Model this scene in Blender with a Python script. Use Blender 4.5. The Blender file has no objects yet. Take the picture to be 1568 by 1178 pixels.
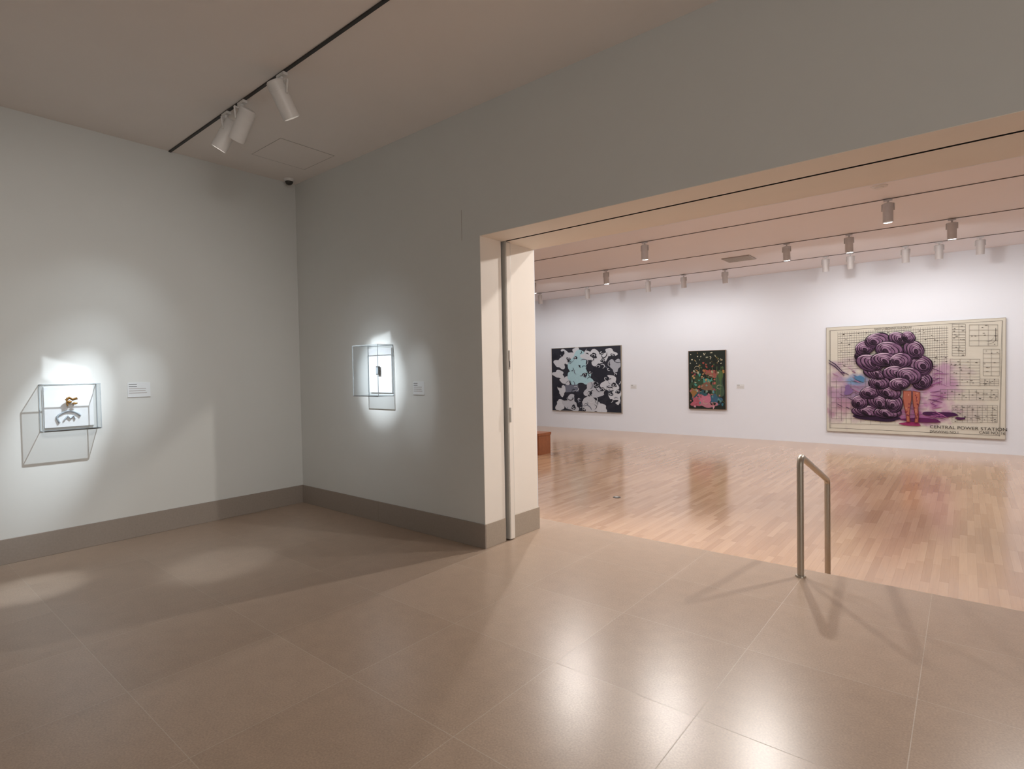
import bpy, math, random
from mathutils import Vector, Matrix
random.seed(4)
scene = bpy.context.scene
try:
    scene.view_settings.view_transform = 'Standard'
    scene.view_settings.look = 'None'
except Exception as e:
    print(e)

# ---------------------------------------------------------------- materials
def new_mat(name):
    m = bpy.data.materials.new(name); m.use_nodes = True
    nt = m.node_tree; b = nt.nodes['Principled BSDF']
    return m, nt, b
def N(nt, t, **kw):
    n = nt.nodes.new(t)
    for k, v in kw.items(): setattr(n, k, v)
    return n
def lin(c):
    if isinstance(c, str):
        c = c.lstrip('#'); c = [int(c[i:i+2], 16)/255 for i in (0, 2, 4)]
        c = [x/12.92 if x <= .04045 else ((x+.055)/1.055)**2.4 for x in c]
    return (c[0], c[1], c[2], 1)
def mathn(nt, op, a, b=None, c=None, clamp=False):
    n = N(nt, 'ShaderNodeMath', operation=op); n.use_clamp = clamp
    for i, v in enumerate((a, b, c)):
        if v is None: continue
        if hasattr(v, 'links'): nt.links.new(v, n.inputs[i])
        else: n.inputs[i].default_value = v
    return n.outputs[0]
def mixc(nt, fac, a, b, bt='MIX'):
    n = N(nt, 'ShaderNodeMix', data_type='RGBA', blend_type=bt)
    for i, v in ((0, fac), (6, a), (7, b)):
        if hasattr(v, 'links'): nt.links.new(v, n.inputs[i])
        else: n.inputs[i].default_value = v
    return n.outputs[2]
def simple(name, col, rough=.5, metal=0, noise=.04, scale=20, bump=0, emis=0, spec=.5):
    m, nt, b = new_mat(name); c = lin(col)
    tc = N(nt, 'ShaderNodeNewGeometry')
    nz = N(nt, 'ShaderNodeTexNoise'); nz.inputs['Scale'].default_value = scale
    nz.inputs['Detail'].default_value = 4
    nt.links.new(tc.outputs['Position'], nz.inputs['Vector'])
    lo = tuple(x*(1-noise) for x in c[:3])+(1,); hi = tuple(min(1, x*(1+noise)) for x in c[:3])+(1,)
    nt.links.new(mixc(nt, nz.outputs['Fac'], lo, hi), b.inputs['Base Color'])
    b.inputs['Roughness'].default_value = rough; b.inputs['Metallic'].default_value = metal
    b.inputs['Specular IOR Level'].default_value = spec
    if bump:
        bp = N(nt, 'ShaderNodeBump'); bp.inputs['Strength'].default_value = bump
        bp.inputs['Distance'].default_value = .002
        nt.links.new(nz.outputs['Fac'], bp.inputs['Height']); nt.links.new(bp.outputs[0], b.inputs['Normal'])
    if emis:
        b.inputs['Emission Color'].default_value = c; b.inputs['Emission Strength'].default_value = emis
    return m

M_wall = simple('plaster_grey', (.64, .645, .625), .75, noise=.02, scale=3, spec=.3)
M_ceil = simple('plaster_ceiling', (.83, .775, .735), .85, noise=.02, scale=3, spec=.2)
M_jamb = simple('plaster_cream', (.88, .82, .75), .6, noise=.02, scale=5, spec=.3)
M_gwall = simple('plaster_white', (.77, .80, .86), .7, noise=.01, scale=3, spec=.3)
M_gceil = simple('plaster_gallery_ceiling', (.84, .82, .85), .8, noise=.01, scale=3, spec=.2)
M_base = simple('stone_baseboard', (.29, .245, .21), .45, noise=.12, scale=60)
M_black = simple('black_recess', (.012, .012, .012), .8)
M_track = simple('black_track_metal', (.02, .02, .02), .5)
M_trackg = simple('grey_track_metal', (.12, .10, .095), .5)
M_lampw = simple('lamp_white_paint', (.74, .72, .70), .4)
M_lampw_shade = simple('lamp_white_in_shade', (.58, .56, .56), .4)  # white heads darkened in colour so they read as backlit silhouettes
M_lens = simple('lamp_lens', (1, .97, .92), .3, emis=4)
M_lens2 = simple('lamp_lens_dim', (1, .95, .88), .3, emis=1.2)
M_rail = simple('bronze_rail', (.46, .42, .36), .36, metal=.8, noise=.1, scale=120)
M_doorm = simple('door_edge_metal', (.58, .56, .52), .4)
M_white = simple('white_board', (.86, .87, .88), .6)
M_label = simple('label_card', (.70, .72, .73), .6)
M_ink = simple('ink', (.08, .08, .08), .6)
M_gold = simple('gilded_bronze', (.36, .19, .05), .35, metal=.5, noise=.3, scale=90)
M_panel_shadow = simple('panel_and_shadow_grey', (.42, .46, .50), .8, noise=.2, scale=90)  # grey of a case panel, and of tubes shaped like a cast shadow
M_dark = simple('dark_bronze', (.04, .035, .03), .4)
M_bench = simple('bench_wood', (.30, .10, .035), .4, noise=.25, scale=14)
M_grille = simple('vent_grey', (.40, .36, .34), .5)

def stone_mat():
    m, nt, b = new_mat('polished_limestone')
    g = N(nt, 'ShaderNodeNewGeometry')
    mp = N(nt, 'ShaderNodeMapping'); mp.inputs['Location'].default_value = (-3.93+.78*8, -.34+.78*12, 0)
    nt.links.new(g.outputs['Position'], mp.inputs['Vector'])
    br = N(nt, 'ShaderNodeTexBrick'); br.offset = 0; br.squash = 1
    br.inputs['Scale'].default_value = 1; br.inputs['Brick Width'].default_value = .78
    br.inputs['Row Height'].default_value = .78; br.inputs['Mortar Size'].default_value = .0019
    br.inputs['Mortar Smooth'].default_value = 0; br.inputs['Bias'].default_value = 0
    br.inputs['Color1'].default_value = (.40, .296, .222, 1); br.inputs['Color2'].default_value = (.435, .328, .25, 1)
    br.inputs['Mortar'].default_value = (.50, .42, .345, 1)
    nt.links.new(mp.outputs[0], br.inputs['Vector'])
    n1 = N(nt, 'ShaderNodeTexNoise'); n1.inputs['Scale'].default_value = 110; n1.inputs['Detail'].default_value = 3
    n2 = N(nt, 'ShaderNodeTexNoise'); n2.inputs['Scale'].default_value = 9; n2.inputs['Detail'].default_value = 3
    for n in (n1, n2): nt.links.new(g.outputs['Position'], n.inputs['Vector'])
    sp = mathn(nt, 'MULTIPLY_ADD', n1.outputs['Fac'], .6, mathn(nt, 'MULTIPLY_ADD', n2.outputs['Fac'], .2, .60))
    cs = N(nt, 'ShaderNodeCombineXYZ')
    for i in range(3): nt.links.new(sp, cs.inputs[i])
    c = mixc(nt, 1.0, br.outputs['Color'], cs.outputs[0], 'MULTIPLY')
    nt.links.new(c, b.inputs['Base Color'])
    nt.links.new(mathn(nt, 'MULTIPLY_ADD', br.outputs['Fac'], .15, .29), b.inputs['Roughness'])
    b.inputs['Specular IOR Level'].default_value = .42
    return m
M_stone = stone_mat()

def wood_floor_mat():
    m, nt, b = new_mat('oak_strip_floor')
    g = N(nt, 'ShaderNodeNewGeometry'); s = N(nt, 'ShaderNodeSeparateXYZ')
    nt.links.new(g.outputs['Position'], s.inputs[0])
    xw = mathn(nt, 'DIVIDE', s.outputs[0], .066); row = mathn(nt, 'FLOOR', xw)
    wn = N(nt, 'ShaderNodeTexWhiteNoise', noise_dimensions='1D'); nt.links.new(row, wn.inputs['W'])
    off = mathn(nt, 'MULTIPLY', wn.outputs['Value'], 7.3)
    yw = mathn(nt, 'ADD', mathn(nt, 'DIVIDE', s.outputs[1], .75), off); pl = mathn(nt, 'FLOOR', yw)
    cb = N(nt, 'ShaderNodeCombineXYZ'); nt.links.new(row, cb.inputs[0]); nt.links.new(pl, cb.inputs[1])
    w2 = N(nt, 'ShaderNodeTexWhiteNoise', noise_dimensions='2D'); nt.links.new(cb.outputs[0], w2.inputs['Vector'])
    cr = N(nt, 'ShaderNodeValToRGB'); e = cr.color_ramp.elements
    e[0].position = 0; e[0].color = (.45, .262, .148, 1); e[1].position = 1; e[1].color = (.575, .365, .222, 1)
    x = e.new(.5); x.color = (.52, .317, .186, 1)
    nt.links.new(w2.outputs['Value'], cr.inputs[0])
    mp = N(nt, 'ShaderNodeMapping'); mp.inputs['Scale'].default_value = (60, 2.5, 1)
    nt.links.new(g.outputs['Position'], mp.inputs[0])
    nz = N(nt, 'ShaderNodeTexNoise'); nz.inputs['Scale'].default_value = 1; nz.inputs['Detail'].default_value = 4
    nt.links.new(mp.outputs[0], nz.inputs['Vector'])
    c = mixc(nt, .12, cr.outputs[0], nz.outputs['Fac'], 'OVERLAY')
    fx = mathn(nt, 'FRACT', xw); fy = mathn(nt, 'FRACT', yw)
    gx = mathn(nt, 'LESS_THAN', fx, .03); gy = mathn(nt, 'LESS_THAN', fy, .004)
    gap = mathn(nt, 'MAXIMUM', gx, gy)
    c = mixc(nt, mathn(nt, 'MULTIPLY', gap, .35), c, (.2, .1, .05, 1))
    nt.links.new(c, b.inputs['Base Color'])
    b.inputs['Roughness'].default_value = .22
    b.inputs['Coat Weight'].default_value = .5; b.inputs['Coat Roughness'].default_value = .12
    return m
M_wood = wood_floor_mat()

def acrylic(name, edge=False):
    m = bpy.data.materials.new(name); m.use_nodes = True; nt = m.node_tree; nt.nodes.clear()
    out = N(nt, 'ShaderNodeOutputMaterial'); mx = N(nt, 'ShaderNodeMixShader')
    tr = N(nt, 'ShaderNodeBsdfTransparent')
    if edge:
        gl = N(nt, 'ShaderNodeBsdfPrincipled'); gl.inputs['Base Color'].default_value = (.55, .59, .61, 1)
        gl.inputs['Roughness'].default_value = .2; mx.inputs[0].default_value = .6
        tr.inputs[0].default_value = (.85, .88, .9, 1)
    else:
        gl = N(nt, 'ShaderNodeBsdfGlossy'); gl.inputs['Roughness'].default_value = .03
        fr = N(nt, 'ShaderNodeFresnel'); fr.inputs[0].default_value = 1.35
        nt.links.new(mathn(nt, 'MINIMUM', fr.outputs[0], .25), mx.inputs[0])
        tr.inputs[0].default_value = (.93, .945, .955, 1)
    nt.links.new(tr.outputs[0], mx.inputs[1]); nt.links.new(gl.outputs[0], mx.inputs[2])
    nt.links.new(mx.outputs[0], out.inputs[0]); return m
M_acr = acrylic('clear_acrylic'); M_acre = acrylic('acrylic_edge', True)

# ---------------------------------------------------------------- mesh builder
class MB:
    def __init__(s): s.v = []; s.f = []; s.m = []; s.sm = []; s.mats = []
    def mi(s, m):
        if m not in s.mats: s.mats.append(m)
        return s.mats.index(m)
    def add(s, vs, fs, m, smooth=False):
        o = len(s.v); k = s.mi(m); s.v += [tuple(v) for v in vs]
        for f in fs: s.f.append([i+o for i in f]); s.m.append(k); s.sm.append(smooth)
    def box(s, a, b, m):
        x0, y0, z0 = a; x1, y1, z1 = b
        vs = [(x0,y0,z0),(x1,y0,z0),(x1,y1,z0),(x0,y1,z0),(x0,y0,z1),(x1,y0,z1),(x1,y1,z1),(x0,y1,z1)]
        s.add(vs, [(3,2,1,0),(4,5,6,7),(0,1,5,4),(1,2,6,5),(2,3,7,6),(3,0,4,7)], m)
    def cyl(s, p0, p1, r0, r1, m, n=24, cap0=True, cap1=True):
        p0 = Vector(p0); p1 = Vector(p1); ax = (p1-p0).normalized()
        rf = Vector((1,0,0)) if abs(ax.x) < .9 else Vector((0,1,0))
        e1 = ax.cross(rf).normalized(); e2 = ax.cross(e1)
        vs = []
        for p, r in ((p0, r0), (p1, r1)):
            for i in range(n):
                a = 2*math.pi*i/n; vs.append(p+e1*math.cos(a)*r+e2*math.sin(a)*r)
        s.add(vs, [(i, (i+1)%n, n+(i+1)%n, n+i) for i in range(n)], m, True)
        if cap0: s.add(vs[:n], [tuple(range(n))[::-1]], m)
        if cap1: s.add(vs[n:], [tuple(range(n))], m)
    def ring(s, c, ax, r0, r1, m, n=24):
        c = Vector(c); ax = Vector(ax).normalized()
        rf = Vector((1,0,0)) if abs(ax.x) < .9 else Vector((0,1,0))
        e1 = ax.cross(rf).normalized(); e2 = ax.cross(e1); vs = []
        for r in (r0, r1):
            for i in range(n):
                a = 2*math.pi*i/n; vs.append(c+e1*math.cos(a)*r+e2*math.sin(a)*r)
        s.add(vs, [(i, (i+1)%n, n+(i+1)%n, n+i) for i in range(n)], m)
    def tube(s, pts, r, m, n=16):
        pts = [Vector(p) for p in pts]; L = len(pts); vs = []
        prev = None
        for i, p in enumerate(pts):
            t = (pts[min(i+1, L-1)]-pts[max(i-1, 0)]).normalized()
            if prev is None:
                rf = Vector((1,0,0)) if abs(t.x) < .9 else Vector((0,1,0))
                e1 = (rf - t*rf.dot(t)).normalized()
            else: e1 = (prev - t*prev.dot(t)).normalized()
            prev = e1; e2 = t.cross(e1)
            for k in range(n):
                a = 2*math.pi*k/n; vs.append(p+e1*math.cos(a)*r+e2*math.sin(a)*r)
        fs = []
        for i in range(L-1):
            for k in range(n):
                fs.append((i*n+k, i*n+(k+1)%n, (i+1)*n+(k+1)%n, (i+1)*n+k))
        s.add(vs, fs, m, True)
        s.add(vs[:n], [tuple(range(n))[::-1]], m); s.add(vs[-n:], [tuple(range(n))], m)
    def sphere(s, c, r, m, sc=(1,1,1), n=14):
        vs = []; fs = []
        for i in range(n+1):
            th = math.pi*i/n
            for k in range(2*n):
                a = math.pi*k/n
                vs.append((c[0]+r*sc[0]*math.sin(th)*math.cos(a), c[1]+r*sc[1]*math.sin(th)*math.sin(a), c[2]+r*sc[2]*math.cos(th)))
        for i in range(n):
            for k in range(2*n):
                fs.append((i*2*n+k, (i+1)*2*n+k, (i+1)*2*n+(k+1)%(2*n), i*2*n+(k+1)%(2*n)))
        s.add(vs, fs, m, True)
    def obj(s, name, bevel=0):
        me = bpy.data.meshes.new(name); me.from_pydata(s.v, [], s.f)
        for m in s.mats: me.materials.append(m)
        for i, p in enumerate(me.polygons): p.material_index = s.m[i]; p.use_smooth = s.sm[i]
        me.update(); o = bpy.data.objects.new(name, me); scene.collection.objects.link(o)
        if bevel:
            bm = o.modifiers.new('bevel', 'BEVEL'); bm.width = bevel; bm.segments = 2; bm.limit_method = 'ANGLE'
        return o

# ---------------------------------------------------------------- room shell
CZ = 3.97; GZ = 4.06; GF = -.34; YF = 11.95; OT = 2.82; OX0 = 3.09; OX1 = 8.3; WT = .8; RX = 10.5
b = MB(); b.box((-.2, -7.2, 0), (0, 0, CZ), M_wall); b.obj('wall_left')
b = MB()
b.box((-.2, 0, 0), (OX0, .285, CZ+.3), M_wall)
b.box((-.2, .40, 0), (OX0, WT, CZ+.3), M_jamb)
b.box((-.2, .285, 0), (OX0-.12, .40, CZ+.3), M_black)
b.box((OX1, 0, 0), (RX, WT, CZ+.3), M_wall)
b.box((OX0, 0, OT), (OX1, .30, CZ+.3), M_wall)
b.box((OX0, .30, OT+.05), (OX1, .335, CZ+.3), M_black)
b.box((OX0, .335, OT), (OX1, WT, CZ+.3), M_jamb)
b.box((OX0, .299, OT-.001), (OX1, .301, OT+.05), M_black); b.box((OX0, .334, OT-.001), (OX1, .336, OT+.05), M_black)
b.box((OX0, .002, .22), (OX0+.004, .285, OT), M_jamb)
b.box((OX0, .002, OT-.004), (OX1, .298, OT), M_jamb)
b.obj('wall_front')
b = MB(); b.box((-7.2, .8, GF), (-.2, .95, GZ+.3), M_gwall)
b.box((-.2, WT, GF), (OX0-.001, WT+.01, GZ+.2), M_gwall)
b.box((OX1+.001, WT, GF), (12, WT+.01, GZ+.2), M_gwall)
b.box((OX0-.001, WT, OT), (OX1+.001, WT+.01, GZ+.2), M_gwall)
b.box((RX, .6, GF), (12, WT, GZ+.2), M_gwall); b.obj('wall_partition')
b = MB(); b.box((-7.2, YF, GF-.2), (12.2, YF+.2, GZ+.2), M_gwall); b.obj('wall_far')
b = MB(); b.box((-7.2, .95, GF-.2), (-7, YF, GZ+.2), M_gwall); b.obj('wall_west')
b = MB(); b.box((12, .8, GF-.2), (12.2, YF, GZ+.2), M_gwall); b.obj('wall_east')
b = MB(); b.box((-.2, -7.2, 0), (RX, -7, CZ), M_wall); b.obj('wall_back')
b = MB(); b.box((RX, -2.6, 0), (RX+.2, 0, CZ), M_wall); b.obj('wall_right_light_block')  # unseen, added to cut grazing ambient light on the front wall
b = MB(); b.box((-.2, -7.2, CZ), (RX+.2, 0, CZ+.2), M_ceil); b.obj('ceiling')
b = MB(); b.box((-7.2, WT, GZ), (12.2, YF+.1, GZ+.2), M_gceil); b.obj('ceiling_gallery')
b = MB(); b.box((-.2, -7.2, -.5), (RX+.2, 0, 0), M_stone); b.box((OX0-.6, 0, -.5), (OX1+.6, 1.12, 0), M_stone)
b.box((OX0-.6, 1.12, -.5), (OX1+.6, 1.46, -.17), M_stone); b.obj('floor')
b = MB(); b.box((-7.2, .8, GF-.2), (12.2, YF, GF), M_wood); b.obj('floor_gallery')
BH = .22; BT = .014
b = MB(); b.box((0, -7, 0), (BT, 0, BH), M_base); b.obj('baseboard_left', .003)
b = MB(); b.box((BT, -BT, 0), (1.55, 0, BH), M_base); b.box((1.552, -BT, 0), (OX0+BT, 0, BH), M_base)
b.box((OX1-BT, -BT, 0), (RX, 0, BH), M_base); b.obj('baseboard_front', .003)
M_base_lit = simple('stone_baseboard_lit', (.42, .355, .29), .45, noise=.12, scale=60)  # same baseboard stone; the light on the jamb is put into the colour
b = MB(); b.box((OX0, 0, 0), (OX0+BT, .28, BH), M_base_lit); b.box((OX0, .402, 0), (OX0+BT, WT+BT, BH), M_base_lit)
b.box((OX1-BT, 0, 0), (OX1, WT, BH), M_base_lit); b.obj('baseboard_jamb', .003)

b = MB(); b.box((OX0-.11, .318, .01), (OX0+.03, .395, OT+.04), M_doorm)
b.box((OX0+.03, .328, .01), (OX0+.034, .385, OT-.01), M_jamb)
b.box((OX0-.11, .29, .01), (OX0-.02, .316, OT+.04), M_black)
b.box((OX0+.034, .335, 1.62), (OX0+.042, .350, 1.80), M_grille); b.box((OX0+.034, .338, 1.64), (OX0+.044, .347, 1.70), M_dark)
b.box((OX0+.034, .335, 1.12), (OX0+.046, .352, 1.26), M_doorm)
b.obj('sliding_door', .002)
b = MB(); b.box((2.61, -.0015, 2.81), (2.87, 0, 3.09), M_wall)
b.box((2.868, -.002, 2.81), (2.872, 0, 3.09), M_grille); b.box((2.61, -.002, 3.088), (2.872, 0, 3.091), M_wall)
b.box((2.608, -.002, 2.81), (2.611, 0, 3.09), M_wall)
b.obj('access_panel')
b = MB(); b.box((.56, -.80, CZ-.002), (1.16, -.20, CZ), M_ceil)
for a_, c_ in (((.555, -.805), (1.165, -.80)), ((.555, -.2), (1.165, -.195)), ((.555, -.8), (.56, -.2)), ((1.16, -.8), (1.165, -.2))):
    b.box((a_[0], a_[1], CZ-.0025), (c_[0], c_[1], CZ), M_grille)
b.obj('ceiling_access_panel')

b = MB(); b.cyl((.13, -.15, CZ), (.13, -.15, CZ-.03), .06, .055, M_lampw, 28); b.sphere((.13, -.15, CZ-.03), .045, M_dark, (1, 1, .9)); b.obj('security_camera')
b = MB(); b.box((.005, -1.413, CZ-.012), (9.8, -1.390, CZ-.0005), M_track); b.obj('lighting_track')
b = MB(); b.box((.005, -3.413, CZ-.012), (9.8, -3.390, CZ-.0005), M_track); b.obj('lighting_track')
for y in (2.05, 4.15, 6.25, 8.35, 10.4):
    b = MB(); b.box((-6.9, y-.010, GZ-.010), (11.9, y+.010, GZ-.0005), M_trackg); b.obj('lighting_track')

# ---------------------------------------------------------------- track heads
def spot(o, lp, target, energy, size_deg, blend, col, soft, frame=None):
    ld = bpy.data.lights.new('lamp', 'SPOT'); ld.energy = energy; ld.spot_size = math.radians(size_deg)
    ld.spot_blend = blend; ld.color = col; ld.shadow_soft_size = soft
    lo = bpy.data.objects.new('lamp', ld); scene.collection.objects.link(lo)
    d = (Vector(target)-lp).normalized()
    z = -d; x = Vector((0, 0, 1)).cross(z).normalized(); y = z.cross(x)
    mt = Matrix((x, y, z)).transposed().to_4x4(); mt.translation = lp
    lo.matrix_world = mt; lo.parent = o
    if frame:   # masked beam imitating reflections off the acrylic: half-widths (tangent), edge softness
        hx, hy, ed = frame; ld.use_nodes = True; nt = ld.node_tree
        em = [n for n in nt.nodes if n.type == 'EMISSION'][0]
        tc = N(nt, 'ShaderNodeTexCoord'); s = N(nt, 'ShaderNodeSeparateXYZ'); nt.links.new(tc.outputs['Normal'], s.inputs[0])
        zz = mathn(nt, 'ABSOLUTE', s.outputs[2])
        fs = []
        for i, h in ((0, hx), (1, hy)):
            a = mathn(nt, 'DIVIDE', mathn(nt, 'ABSOLUTE', s.outputs[i]), zz)
            fs.append(mathn(nt, 'DIVIDE', mathn(nt, 'SUBTRACT', h, a), ed, clamp=True))
        nt.links.new(mathn(nt, 'MULTIPLY', fs[0], fs[1]), em.inputs['Strength'])
def head(T, axis, beams, lens=M_lens2, sc=1.0, paint=None):
    P = paint or M_lampw
    T = Vector(T); a = Vector(axis).normalized(); C = T+Vector((0, 0, -.20*sc))
    r = .066*sc; b = MB()
    b.box((T.x-.055, T.y-.018, T.z-.035), (T.x+.055, T.y+.018, T.z-.0125), P)
    b.cyl(T+Vector((0, 0, -.03)), T+Vector((0, 0, -.08*sc)), .014, .014, P, 12)
    side = a.cross(Vector((0, 0, 1)))
    side = side.normalized() if side.length > .1 else Vector((1, 0, 0))
    top = T+Vector((0, 0, -.08*sc))
    b.tube([top-side*(r+.01), top+side*(r+.01)], .009, P, 8)
    for sg in (-1, 1):
        b.tube([top+side*sg*(r+.01), C-a*.02+side*sg*(r+.01)], .008, P, 8)
    p0 = C-a*.12*sc; p1 = C+a*.15*sc
    b.cyl(p0-a*.012, p0, r*.85, r, P, 32, True, False)
    b.cyl(p0, p1, r, r, P, 32, False, False)
    b.ring(p1, a, r, r*.9, P, 32)
    b.cyl(p1, p1-a*.04, r*.9, r*.85, P, 32, False, False)
    b.cyl(p1-a*.041, p1-a*.04, r*.86, r*.86, lens, 32)
    for k in range(4):
        q = p0+a*(.02+.014*k); b.cyl(q, q+a*.004, r+.003, r+.003, P, 32)
    o = b.obj('track_spotlight')
    for bm in beams: spot(o, p1+a*.01, *bm)
    return o
def aim(T, tgt):
    return Vector(tgt)-(Vector(T)+Vector((0, 0, -.2)))
COOL = (.84, .93, 1.0); WARM = (1, .97, .93)
T = (1.33, -1.4, CZ); g = (0.08, -2.32, 1.33)
head(T, aim(T, g), [(g, 45, 60, 1, COOL, .012), (g, 110, 32, 1, COOL, .012), (g, 560, 18, 1, COOL, .012)], M_lens)
T = (1.64, -1.4, CZ); g = (0, -1.75, 1.47); head(T, aim(T, g), [(g, 95, 15, 1, COOL, .03)])
T = (2.31, -1.4, CZ); g = (2.23, 0, 1.43); head(T, aim(T, g), [(g, 80, 15, 1, COOL, .03)])
T = (1.62, -3.4, CZ); g = (1.62, -.05, 1.58)
head(T, aim(T, g), [(g, 50, 36, 1, COOL, .012), (g, 130, 21, 1, COOL, .012), (g, 950, 14, 1, COOL, .012)], M_lens)
T = (2.6, -3.4, CZ); g = (1.54, -1.67, 0); head(T, aim(T, g), [(g, 140, 14, .8, COOL, .02)])  # unseen added head; its pool imitates the front case's reflection on the floor
T = (1.0, -3.4, CZ); g = (.92, -2.78, 0); head(T, aim(T, g), [(g, 200, 13, .8, COOL, .02)])  # added out of view, stands in for the left case's floor reflection
T = (2.3, -3.4, CZ); g = (0, -2.33, 1.655); head(T, aim(T, g), [(g, 280, 20, .1, COOL, .01, (.055, .030, .010))])  # unseen added head imitating the patch reflected above the left case
T = (3.2, -3.4, CZ); g = (1.64, 0, 1.95); head(T, aim(T, g), [(g, 380, 20, .1, COOL, .01, (.042, .018, .008))])  # likewise added out of view for the reflected patch above the front case
for x in (5.6, 6.8):  # unseen wash heads added to brighten the left wall
    T = (x, -3.4, CZ); g = (0, -2.3, 1.2); head(T, aim(T, g), [(g, 180, 60, 1, WARM, .3)])
GW = (1, .985, .97)
for x in (-5.6, -3.9, -2.17, -.24, .76, 1.82, 4.03, 4.51, 5.49, 6.04, 6.67, 8.4, 10.2):
    e = 24 if 4 < x < 7 else 38
    head((x, 10.4, GZ), (0, .16, -1), [((x, YF, 1.4), e, 160, 1, GW, .05)], paint=M_lampw_shade)
for x in (-2.6, -.37, 3.70, 4.77, 6.27, 8.6):
    head((x, 8.35, GZ), (0, .12, -1), [((x, YF, 1.0), 85, 150, 1, GW, .05)], paint=M_lampw_shade)
for x in (1.67, 5.56, 9.0, -3):  # last two heads unseen, added so floor bounce lifts the ceiling
    head((x, 6.25, GZ), (0, .0, -1), [((x, 7.0, -.3), 290, 140, 1, GW, .05)], paint=M_lampw_shade)
for x in (0, 3.4):  # hidden heads added for ambient light in the gallery
    head((x, 2.05, GZ), (0, .0, -1), [((x, 3.4, -.3), 180, 130, 1, GW, .05)], paint=M_lampw_shade)
T = (9.2, 2.05, GZ); g = (3.1, .4, 1.7); head(T, aim(T, g), [(g, 420, 34, 1, (1, .95, .89), .06)])  # unseen head added to spill light onto the jamb
for x, tg, e in ((1.3, (4.6, -1.5, 0), 240), (2.96, (5.6, .5, 0), 280), (4.4, (3.2, -2.5, 0), 380), (7.1, (5.2, .4, 0), 280)):
    T = (x, 4.15, GZ); head(T, aim(T, tg), [(tg, e, 100, 1, (1, .95, .9), .05)], M_lens)

# ---------------------------------------------------------------- gallery bits
b = MB(); b.box((2.2, 9.0, GZ-.02), (2.8, 9.55, GZ), M_grille)
for i in range(8): b.box((2.24, 9.04+i*.065, GZ-.026), (2.76, 9.055+i*.065, GZ-.02), M_doorm)
b.obj('ceiling_vent')
b = MB(); b.cyl((5.53, 5.48, GZ), (5.53, 5.48, GZ-.012), .10, .095, M_lampw, 32); b.cyl((5.53, 5.48, GZ-.012), (5.53, 5.48, GZ-.03), .06, .05, M_lampw, 32); b.obj('smoke_detector')
b = MB(); b.cyl((2.36, 3.77, GF), (2.36, 3.77, GF+.006), .06, .055, M_dark, 24); b.cyl((2.36, 3.77, GF+.006), (2.36, 3.77, GF+.009), .03, .03, M_doorm, 16); b.obj('floor_outlet')
b = MB(); b.box((-2.9, 6.45, GF+.44), (-1.1, 6.95, GF+.50), M_bench)
b.box((-1.16, 6.47, GF), (-1.11, 6.93, GF+.44), M_bench); b.box((-2.89, 6.47, GF), (-2.84, 6.93, GF+.44), M_bench)
b.box((-2.84, 6.5, GF+.06), (-1.16, 6.54, GF+.44), M_bench); b.obj('wooden_bench', .004)

def fillet(pts, r, n=8):
    pts = [Vector(p) for p in pts]; out = [pts[0]]
    for i in range(1, len(pts)-1):
        p = pts[i]; d0 = (pts[i-1]-p).normalized(); d1 = (pts[i+1]-p).normalized()
        ang = d0.angle(d1); t = r/math.tan(ang/2); c = p+(d0+d1).normalized()*(r/math.sin(ang/2))
        s0 = p+d0*t-c; s1 = p+d1*t-c
        for k in range(n+1): out.append(c+(s0.lerp(s1, k/n)).normalized()*r)
    out.append(pts[-1]); return out
b = MB()
b.tube(fillet([(5.48, .934, 0), (5.48, .934, .925), (5.48, 2.0, .565), (5.48, 2.0, GF)], .055), .024, M_rail, 20)
b.cyl((5.48, .934, 0), (5.48, .934, .012), .038, .036, M_rail, 24); b.cyl((5.48, 2.0, GF), (5.48, 2.0, GF+.012), .038, .036, M_rail, 24)
b.obj('handrail')

# ---------------------------------------------------------------- vitrines
def box_edges(b, lo, hi, r, m):
    x0, y0, z0 = lo; x1, y1, z1 = hi
    for x in (x0, x1):
        for y in (y0, y1): b.box((x-r, y-r, z0), (x+r, y+r, z1), m)
        for z in (z0, z1): b.box((x-r, y0, z-r), (x+r, y1, z+r), m)
    for y in (y0, y1):
        for z in (z0, z1): b.box((x0, y-r, z-r), (x1, y+r, z+r), m)
def sheets(b, lo, hi, m, faces):
    x0, y0, z0 = lo; x1, y1, z1 = hi
    F = {'-x': [(x0,y0,z0),(x0,y1,z0),(x0,y1,z1),(x0,y0,z1)], '+x': [(x1,y0,z0),(x1,y1,z0),(x1,y1,z1),(x1,y0,z1)],
         '-y': [(x0,y0,z0),(x1,y0,z0),(x1,y0,z1),(x0,y0,z1)], '+y': [(x0,y1,z0),(x1,y1,z0),(x1,y1,z1),(x0,y1,z1)],
         '-z': [(x0,y0,z0),(x1,y0,z0),(x1,y1,z0),(x0,y1,z0)], '+z': [(x0,y0,z1),(x1,y0,z1),(x1,y1,z1),(x0,y1,z1)]}
    for f in faces: b.add(F[f], [(0,1,2,3)], m)
b = MB(); lo = (.004, -2.53, 1.135); hi = (.135, -2.105, 1.555)
b.box((0, -2.50, 1.16), (.018, -2.135, 1.53), M_white)
sheets(b, lo, hi, M_acr, ['+x', '-y', '+y', '+z', '-z']); box_edges(b, lo, hi, .0028, M_acre)
b.box((.132, -2.525, 1.131), (.139, -2.11, 1.140), M_dark)
b.tube([(.05, -2.35, 1.405), (.055, -2.325, 1.43), (.05, -2.30, 1.41), (.055, -2.265, 1.422)], .011, M_gold, 10)
b.sphere((.055, -2.325, 1.39), .020, M_gold, (.7, 1, .7), 8); b.sphere((.055, -2.285, 1.375), .017, M_gold, (.7, 1.3, .6), 8)
b.tube([(.055, -2.34, 1.43), (.055, -2.345, 1.375), (.055, -2.335, 1.355)], .006, M_gold, 8)
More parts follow.
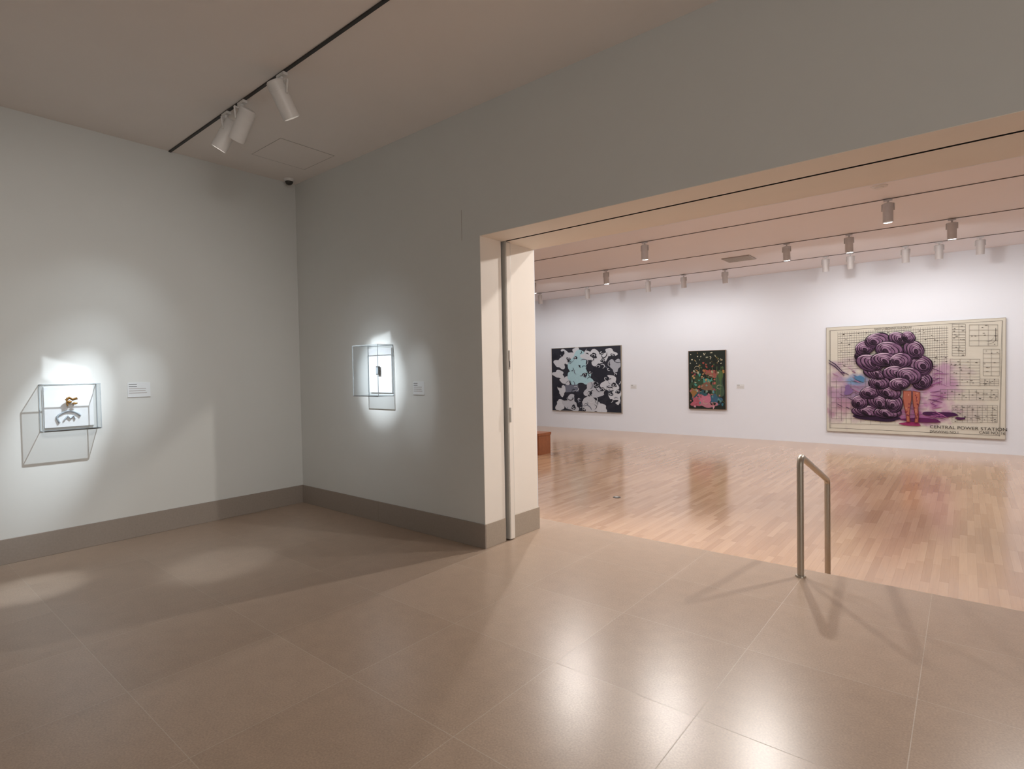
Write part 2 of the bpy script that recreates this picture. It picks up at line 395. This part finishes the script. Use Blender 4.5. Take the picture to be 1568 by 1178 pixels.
b.tube([(.02, -2.32, 1.40), (.05, -2.32, 1.40)], .003, M_gold, 8)
arc = [(.024, -2.325+(.085+.006*math.sin(5*t))*math.cos(t), 1.235+.07*math.sin(t)) for t in [math.pi*(1.15-1.05*k/16) for k in range(17)]]
b.tube(arc, .009, M_panel_shadow, 10)  # grey tube modelled in place of the gilded piece's cast shadow
b.tube([(.026, -2.36, 1.225), (.028, -2.335, 1.262), (.026, -2.315, 1.235), (.026, -2.29, 1.262), (.026, -2.28, 1.23)], .007, M_panel_shadow, 10)  # inner part of the same modelled shadow
b.obj('wall_display_case')
b = MB(); lo = (1.418, -.20, 1.37); hi = (1.843, -.004, 1.90)
b.box((1.45, -.02, 1.40), (1.835, 0, 1.87), M_white)
sheets(b, lo, hi, M_acr, ['-x', '+x', '-y', '+z', '-z']); box_edges(b, lo, hi, .0028, M_acre)
b.box((1.42, -.205, 1.366), (1.842, -.198, 1.374), M_dark)
b.box((1.615, -.05, 1.59), (1.66, -.035, 1.68), M_dark); b.box((1.622, -.053, 1.60), (1.653, -.05, 1.67), M_panel_shadow)
b.box((1.63, -.035, 1.62), (1.645, -.02, 1.64), M_dark)
b.obj('wall_display_case')

def label(o, w, h, axis, name='wall_label', rows=5):
    b = MB(); x, y, z = o
    def bx(u0, v0, u1, v1, d0, d1, m):
        if axis == 'x': b.box((d0, y+u0, z+v0), (d1, y+u1, z+v1), m)
        else: b.box((x+u0, y-d1, z+v0), (x+u1, y-d0, z+v1), m)
    bx(0, 0, w, h, 0, .004, M_label)
    bx(0, -.003, w, 0, 0, .005, M_grille)
    for i in range(rows):
        ln = w*(.35 if i < 2 else random.uniform(.7, .9))
        vv = h*(.88-.15*i)
        bx(w*.06, vv-h*.025, w*.06+ln, vv+h*.015, .004, .0045, M_grille if i > 1 else M_ink)
    b.obj(name)
label((0, -1.85, 1.41), .20, .145, 'x'); label((2.15, 0, 1.385), .165, .13, 'y')
label((1.60, YF, 1.02), .20, .12, 'y'); label((-1.6, YF, 1.0), .2, .13, 'y'); label((7.42, YF, 1.0), .2, .14, 'y')

# ---------------------------------------------------------------- paintings
PM = {}
def pm(c):
    if c not in PM: PM[c] = simple('paint_'+c.strip('#'), c, .6, noise=.08, scale=25, spec=.2)
    return PM[c]
class Art:
    def __init__(s, x0, x1, z0, z1, d, pxl, pxr, tl, tr, bl, br, k, canvas, frame):
        s.X = x0; s.W = x1-x0; s.Z = z0; s.H = z1-z0; s.Y = YF-d; s.c = 0; s.b = MB()
        s.p = (pxl, pxr, tl, tr, bl, br, k)
        s.b.box((x0, s.Y, z0), (x1, YF-.001, z1), frame)
        s.b.box((x0+.012, s.Y-.001, z0+.012), (x1-.012, s.Y, z1-.012), canvas); s.y = s.Y-.0015
    def uv(s, px, py):     # sketch-sheet coordinates -> canvas fraction
        l, r, tl, tr, bl, br, k = s.p
        q = (px-l)/(r-l); t = tl+(tr-tl)*q; bo = bl+(br-bl)*q
        return (q+k*q*(1-q), 1-(py-t)/(bo-t))
    def P(s, u, v):
        u = min(max(u, .006), .994); v = min(max(v, .006), .994)
        return (s.X+u*s.W, s.y, s.Z+v*s.H)
    def poly(s, pts, c):
        s.y -= .00006; q = [s.uv(*p) for p in pts]
        cx = sum(p[0] for p in q)/len(q); cy = sum(p[1] for p in q)/len(q)
        vs = [s.P(*p) for p in q]+[s.P(cx, cy)]; n = len(q)
        s.b.add(vs, [(i, (i+1)%n, n) for i in range(n)], pm(c))
    def ell(s, cx, cy, rx, ry, c, rot=0, n=28, wob=0):
        ph = random.random()*6; cr, sr = math.cos(rot), math.sin(rot); pts = []
        for i in range(n):
            a = 2*math.pi*i/n; w = 1+wob*(math.sin(3*a+ph)+.6*math.sin(5*a+2*ph))
            x = rx*w*math.cos(a); y = ry*w*math.sin(a); pts.append((cx+x*cr-y*sr, cy+x*sr+y*cr))
        s.poly(pts, c)
    def stroke(s, pts, w, c, taper=True):
        s.y -= .00006; L = len(pts); vs = []
        for i, p in enumerate(pts):
            a = pts[max(i-1, 0)]; d = pts[min(i+1, L-1)]; tx, ty = d[0]-a[0], d[1]-a[1]; l = math.hypot(tx, ty) or 1
            ww = w*.5*((math.sin(math.pi*(i+.3)/(L-.4)))**.6 if taper else 1)
            vs.append(s.P(*s.uv(p[0]-ty/l*ww, p[1]+tx/l*ww))); vs.append(s.P(*s.uv(p[0]+ty/l*ww, p[1]-tx/l*ww)))
        s.b.add(vs, [(2*i, 2*i+1, 2*i+3, 2*i+2) for i in range(L-1)], pm(c))
    def arc(s, cx, cy, rx, ry, a0, a1, w, c, rot=0, n=14, spiral=0):
        cr, sr = math.cos(rot), math.sin(rot); pts = []
        for i in range(n):
            f = i/(n-1); a = a0+(a1-a0)*f; k = 1-spiral*f; x = rx*k*math.cos(a); y = ry*k*math.sin(a)
            pts.append((cx+x*cr-y*sr, cy+x*sr+y*cr))
        s.stroke(pts, w, c)
    def line(s, x0, y0, x1, y1, w, c): s.stroke([(x0, y0), (x1, y1)], w, c, False)
    def text(s, txt, px, py, size, c, w=None):
        cu = bpy.data.curves.new('t', 'FONT'); cu.body = txt; cu.size = size
        o = bpy.data.objects.new('t', cu); scene.collection.objects.link(o)
        bpy.context.view_layer.update()
        me = o.evaluated_get(bpy.context.evaluated_depsgraph_get()).to_mesh()
        u, v = s.uv(px, py); s.y -= .00006
        x0 = s.X+u*s.W; z0 = s.Z+v*s.H; k = 1
        mx = max([q.co.x for q in me.vertices] or [1])
        if w: k = w/mx
        vs = [(x0+q.co.x*k, s.y, z0+q.co.y) for q in me.vertices]; fs = [tuple(p.vertices) for p in me.polygons]
        s.b.add(vs, fs, pm(c)); bpy.data.objects.remove(o)

def cloud_canvas():
    m, nt, b = new_mat('drawing_paper_washes')
    g = N(nt, 'ShaderNodeNewGeometry'); s = N(nt, 'ShaderNodeSeparateXYZ'); nt.links.new(g.outputs['Position'], s.inputs[0])
    nz = N(nt, 'ShaderNodeTexNoise'); nz.inputs['Scale'].default_value = 3.2; nz.inputs['Detail'].default_value = 6
    nt.links.new(g.outputs['Position'], nz.inputs['Vector'])
    c = mixc(nt, nz.outputs['Fac'], (.57, .545, .46, 1), (.66, .63, .55, 1))
    for (x, z, rx, rz, col, st) in ((4.2, .95, .55, .85, (.38, .21, .36, 1), .85), (5.9, .95, .50, .75, (.40, .16, .36, 1), .9),
                                    (4.75, 1.1, .8, .6, (.26, .19, .32, 1), .7), (4.38, 1.28, .28, .16, (.14, .32, .52, 1), .8),
                                    (5.5, .45, .8, .25, (.33, .08, .27, 1), .9), (6.15, 1.3, .4, .45, (.44, .28, .40, 1), .6),
                                    (4.2, .55, .4, .25, (.40, .22, .28, 1), .7), (6.5, .6, .3, .4, (.48, .38, .40, 1), .4)):
        dx = mathn(nt, 'DIVIDE', mathn(nt, 'SUBTRACT', s.outputs[0], x), rx); dz = mathn(nt, 'DIVIDE', mathn(nt, 'SUBTRACT', s.outputs[2], z), rz)
        d = mathn(nt, 'ADD', mathn(nt, 'POWER', mathn(nt, 'ABSOLUTE', dx), 2), mathn(nt, 'POWER', mathn(nt, 'ABSOLUTE', dz), 2))
        d = mathn(nt, 'MULTIPLY_ADD', nz.outputs['Fac'], 3.0, mathn(nt, 'ADD', d, -1.5))
        f = mathn(nt, 'MULTIPLY', mathn(nt, 'SUBTRACT', 1.05, d, clamp=True), st)
        c = mixc(nt, f, c, col)
    nt.links.new(c, b.inputs['Base Color']); b.inputs['Roughness'].default_value = .7
    return m
M_edge = simple('canvas_edge', (.42, .38, .32), .7)
random.seed(11)
A = Art(3.78, 7.11, -.02, 2.555, .05, 1266, 1540, 502, 487, 661, 672, .16, cloud_canvas(), M_edge)
GR = '#6c6762'; BR = '#433d39'
for i in (0, 1.3):
    A.line(1271+i, 507, 1271+i, 657, .5, BR); A.line(1535-i, 492, 1531-i, 667, .5, BR)
A.line(1271, 507, 1535, 492, .5, BR); A.line(1271, 656, 1531, 666, .5, BR)
x = 1284
while x < 1452:
    q = (x-1266)/274; A.line(x, 510-15*q, x, 560-4*q if x < 1420 else 590, .32, GR); x += 3.6
for i in range(16):
    y = 512+i*3.6; A.line(1284, y, 1452, y-9, .32 if i % 4 else .6, GR)
for i in range(90):
    x = random.uniform(1286, 1448); y = random.uniform(512, 562)-(x-1284)*.05; A.line(x, y, x+random.uniform(1, 3), y, .9, BR)
for i in range(14):
    x = 1274+i*7.5; A.line(x, 590+random.uniform(-15, 10), x, 648+random.uniform(-10, 4), .4, GR)
for i in range(9): A.line(1273, 585+i*8, 1420, 583+i*8.6, .35, GR)
for (x0, y0, x1, y1, nx, ny) in ((1458, 497, 1478, 545, 2, 12), (1484, 498, 1527, 530, 3, 4), (1455, 550, 1500, 590, 3, 9), (1505, 535, 1530, 575, 2, 6),
                                 (1440, 596, 1528, 612, 8, 4), (1458, 620, 1527, 646, 9, 7), (1500, 580, 1529, 590, 4, 3)):
    for i in range(nx+1): xx = x0+(x1-x0)*i/nx; A.line(xx, y0, xx, y1, .4, GR)
    for i in range(ny+1): yy = y0+(y1-y0)*i/ny; A.line(x0, yy, x1, yy, .4, GR)
    for i in range(int(nx*ny*.7)):
        xx = random.uniform(x0, x1-4); yy = random.uniform(y0, y1); A.line(xx, yy, xx+random.uniform(1.5, 4), yy, .7, BR)
A.arc(1512, 515, 14, 12, .2, 1.7, .5, BR); A.arc(1512, 515, 9, 8, .2, 1.9, .5, BR)
A.line(1524, 503, 1524, 522, .8, BR)
A.text('SWITCHBOARD DIAGRAM', 1340, 506, .06, BR)
A.text('CENTRAL POWER STATION', 1424, 655, .095, '#2a2422', 1.3)
A.text('DRAWING NO.1', 1424, 661.5, .07, '#2a2422', .5); A.text('CASE NO. 16', 1499, 663, .085, '#2a2422', .42)
for (cx, cy, rx, ry, c) in ((1345, 640, 36, 5, '#2c1a33'), (1440, 634, 27, 4, '#421d46'), (1412, 643, 30, 3.5, '#5c2452'), (1330, 632, 22, 6, '#33233b'),
                            (1395, 649, 16, 3, '#8f2f5f'), (1470, 640, 8, 2, '#4c224a')):
    A.ell(cx, cy, rx, ry, c, .04, 30, .10)
for i in range(26):
    a = random.uniform(-.5, .6); x = 1420+random.uniform(0, 10); y = random.uniform(560, 640); l = random.uniform(8, 28)
    A.stroke([(x+l*k/5, y-l*a*k/5+random.uniform(-.4, .4)) for k in range(6)], random.uniform(.5, 1.5), random.choice(['#7b3f75', '#5c305c', '#9a5a8c']))
for i in range(24):
    x = random.uniform(1275, 1312); y = random.uniform(560, 630); l = random.uniform(5, 16)
    A.stroke([(x+l*k/5, y+l*.5*k/5) for k in range(6)], random.uniform(.5, 1.6), random.choice(['#5c3f5a', '#3f2a45', '#785270', '#9a6a8c']))
for y in (552, 556): A.stroke([(1270, y), (1280, y+6), (1294, y+20)], 1.6, '#40304c')
A.ell(1318, 580, 8, 4, '#4f7aa0', .3, 20, .15); A.ell(1300, 598, 6, 8, '#7a608e', 0, 20, .2)
blobs = [(1330,630,26,9,0),(1360,632,22,9,0),(1318,616,13,11,0),(1348,615,20,12,.2),(1370,618,14,14,0),(1335,601,18,10,-.2),
         (1362,600,20,11,.2),(1348,586,17,11,0),(1322,545,12,12,0),(1340,572,18,9,.3),(1412,583,16,14,0),(1408,560,21,17,0),(1400,536,17,14,.4),
         (1326,533,16,11,-.3),(1333,556,22,13,.2),(1345,522,20,12,-.2),(1376,519,15,10,.2),(1392,517,11,9,.3),(1363,536,22,13,.1),(1356,551,22,11,0),(1380,553,18,13,-.2),
         (1372,571,20,11,0),(1393,575,20,13,.1),(1378,588,17,10,-.1)]
for (cx, cy, rx, ry, rot) in blobs:
    dd = random.uniform(.2, 2.9); sx = math.cos(dd); sy = abs(math.sin(dd))*.8
    for j, k in enumerate((1, .78, .58, .40, .24)):
        ox = cx+sx*rx*(1-k)*.42; oy = cy+sy*ry*(1-k)*.42; R = rx*k; Q = ry*k; rt = rot+j*.15
        A.ell(ox, oy, R, Q, '#180d1a', rt, 30, .025)
        A.ell(ox+.2, oy-.1, R-1.1, Q-1.0, ('#472c48', '#583b57', '#4a2f4a', '#614460', '#341f34')[j], rt, 28, .025)
        if j < 4:
            A.ell(ox-.3, oy-Q*.12, (R-1.1)*.93, (Q-1)*.80, ('#6e4f6c', '#82627e', '#745471', '#8b6b88')[j], rt, 26, .02)
            A.arc(ox-.2, oy, R*.90, Q*.86, math.pi*1.12, math.pi*1.62, 1.3*k+.35, '#c2aabf' if j % 2 == 0 else '#a88ba4', rt)
            A.arc(ox, oy, R*.84, Q*.80, math.pi*1.65, math.pi*2.0, .8, '#906f90', rt)
FL = '#a5604f'; FD = '#6a332e'
A.poly([(1384,598),(1397,598),(1397,612),(1395,622),(1394,634),(1395,646),(1389,646),(1388,634),(1385,622),(1383,610)], FD)
A.poly([(1398,598),(1410,600),(1410,612),(1407,624),(1408,636),(1407,647),(1401,647),(1402,636),(1399,622),(1398,610)], FD)
A.poly([(1385,599),(1396,599),(1396,612),(1394,622),(1393,634),(1393.6,645),(1390,645),(1389,634),(1386.4,622),(1384.4,610)], FL)
A.poly([(1399,599),(1409,601),(1409,612),(1406,624),(1406.5,636),(1406,646),(1402,646),(1403,636),(1400.4,622),(1399,610)], FL)
for i in range(26):
    A.ell(random.choice([1390, 1404])+random.uniform(-3, 3), random.uniform(602, 642), .9, 1.2, random.choice(['#6d2739', '#c08a78', '#7a2b45']), 0, 8)
A.b.obj('cloud_painting')

random.seed(5)
A = Art(-4.56, -1.89, .23, 2.37, .05, 846, 953, 533, 529.5, 629, 633, .055, pm('#2f313b'), M_edge)
W_ = '#c6cad2'; D_ = '#292b35'; BL = '#a5c8d2'; G_ = '#6b7080'
def blob(cx, cy, rx, ry, c, rot=0, wob=.14): A.ell(cx, cy, rx, ry, c, rot, 36, wob)
blob(872, 546, 13, 9, W_, .5, .2); blob(860, 556, 9, 8, W_, 0, .2); blob(885, 537, 5, 6, W_, 0); blob(857, 573, 9, 6, W_, .2, .2)
blob(868, 583, 8, 6, W_, 0, .2); blob(876, 617, 14, 12, '#b4b8c2', .3, .18); blob(858, 621, 6, 9, W_, 0, .2); blob(861, 598, 7, 8, W_, -.3, .2)
blob(888, 558, 14, 21, BL, .15, .12); blob(882, 580, 12, 9, BL, .5, .16); blob(901, 545, 8, 7, W_, 0, .2); blob(900, 580, 10, 10, BL, .4, .22)
blob(918, 548, 14, 11, W_, .3, .2); blob(937, 541, 9, 6, W_, .3, .2); blob(944, 560, 8, 10, '#a8adb8', 0, .2); blob(921, 572, 10, 12, D_, 0, .2)
blob(936, 588, 12, 12, W_, .2, .2); blob(911, 598, 14, 12, '#b4b8c2', .4, .18); blob(906, 620, 14, 12, '#bcc0c8', .2, .1); blob(922, 626, 9, 7, W_)
blob(944, 607, 9, 12, W_, 0, .18); blob(937, 616, 9, 4, D_, -.2, .2); blob(945, 628, 10, 6, D_, 0, .1)
A.poly([(867, 590), (887, 589), (888, 600), (868, 601)], G_); blob(853, 600, 4, 8, D_); blob(888, 612, 7, 9, D_, .2, .25)
for (x, y, r) in ((912,545,5),(926,553,4),(919,562,5),(934,566,4),(940,545,3.5),(930,580,5),(942,590,4),(915,590,5),(905,603,4),(889,612,5),(880,624,4),(898,574,4),
                  (948,600,4),(937,603,4),(925,597,4),(873,550,3.5),(884,548,3),(924,540,4),(945,574,4),(907,570,4),(896,628,3)):
    A.ell(x, y, r, r*.8, D_, random.random()*3, 18, .15); A.arc(x, y, r*.7, r*.55, 0, 5, 1.0, W_, random.random()*3, 14, .7)
for i in range(80):
    x = random.uniform(872, 950); y = random.uniform(536, 630); r = random.uniform(2, 7); a = random.random()*6
    A.arc(x, y, r, r*.7, a, a+random.uniform(1.5, 4), random.uniform(.6, 1.4), random.choice([D_, D_, W_, G_, '#3f5f6e' if x < 905 else D_]), random.random()*3)
for (x, y) in ((852,545),(863,541),(858,590),(852,612),(866,610)): A.ell(x, y, 4, 4, D_, 0, 18, .2)
A.b.obj('black_and_white_painting')

random.seed(8)
A = Art(.27, 1.33, .43, 2.10, .06, 1055, 1112, 538.5, 537, 625.5, 627, .03, pm('#242a26'), simple('walnut_frame', (.25, .17, .12), .5))
def conf(n, x0, x1, y0, y1, r0, r1, cols):
    for i in range(n):
        A.ell(random.uniform(x0, x1), random.uniform(y0, y1), random.uniform(r0, r1), random.uniform(r0, r1)*.7, random.choice(cols), random.random()*3, 12, .15)
blob(1068, 585, 11, 10, '#354a37', .2, .2); blob(1100, 590, 9, 20, '#425646', 0, .15); blob(1075, 606, 14, 8, '#30545d', .1, .2)
blob(1090, 572, 12, 5, '#945850', .2, .2); blob(1070, 615, 11, 7, '#a85a68', 0, .2); blob(1096, 613, 9, 9, '#3d5e76', 0, .2); blob(1083, 590, 8, 9, '#7a5c4a', 0, .2)
blob(1084, 583, 7, 3, '#4a8e82', 0, .2); blob(1080, 612, 9, 8, '#b87084', .3, .2); blob(1063, 600, 5, 6, '#906a42'); blob(1104, 575, 4, 8, '#4c633e'); blob(1086, 619, 14, 4, '#b07684')
conf(38, 1058, 1109, 541, 560, .6, 1.4, ['#c2bea6', '#a3a38b', '#c8c2a8', '#a5824c']); conf(26, 1058, 1109, 556, 574, 1, 2.4, ['#4d6243', '#2c4032', '#944a40', '#a27c48', '#b2ae96'])
conf(40, 1058, 1098, 572, 600, .8, 2.6, ['#aa6a56', '#4a8e82', '#b48e62', '#282a26', '#8e4850', '#748a7e', '#b8b096'])
conf(30, 1058, 1109, 598, 623, .8, 2.8, ['#b06478', '#386878', '#a06864', '#1e2320', '#5a8c90', '#c0909c'])
for i in range(26):
    x = random.uniform(1060, 1108); y = random.uniform(545, 620); A.arc(x, y, 4, 3, random.random()*6, random.random()*6+2, .6, random.choice(['#161a17', '#b8b096', '#5e7448', '#161a17']))
for x in (1092, 1099, 1105): A.line(x, 562, x-1, 606, .6, '#5e7850')
A.b.obj('floral_figure_painting')

# ---------------------------------------------------------------- world & camera
w = bpy.data.worlds.new('World'); scene.world = w; w.use_nodes = True
w.node_tree.nodes['Background'].inputs[0].default_value = (1, .96, .91, 1); w.node_tree.nodes['Background'].inputs[1].default_value = 1.8

cam = bpy.data.cameras.new('Camera'); co = bpy.data.objects.new('Camera', cam); scene.collection.objects.link(co); scene.camera = co
cam.sensor_width = 36; cam.lens = 36*845/1568; cam.clip_start = .05
yaw = math.atan2(694, 845); p = math.radians(1.35); th = math.atan(.0174)
f = Vector((-math.sin(yaw)*math.cos(p), math.cos(yaw)*math.cos(p), -math.sin(p)))
r0 = f.cross(Vector((0, 0, 1))).normalized(); u0 = r0.cross(f)
r = r0*math.cos(th)-u0*math.sin(th); u = u0*math.cos(th)+r0*math.sin(th)
mt = Matrix((r, u, -f)).transposed().to_4x4(); mt.translation = (6.445, -3.664, 1.6); co.matrix_world = mt
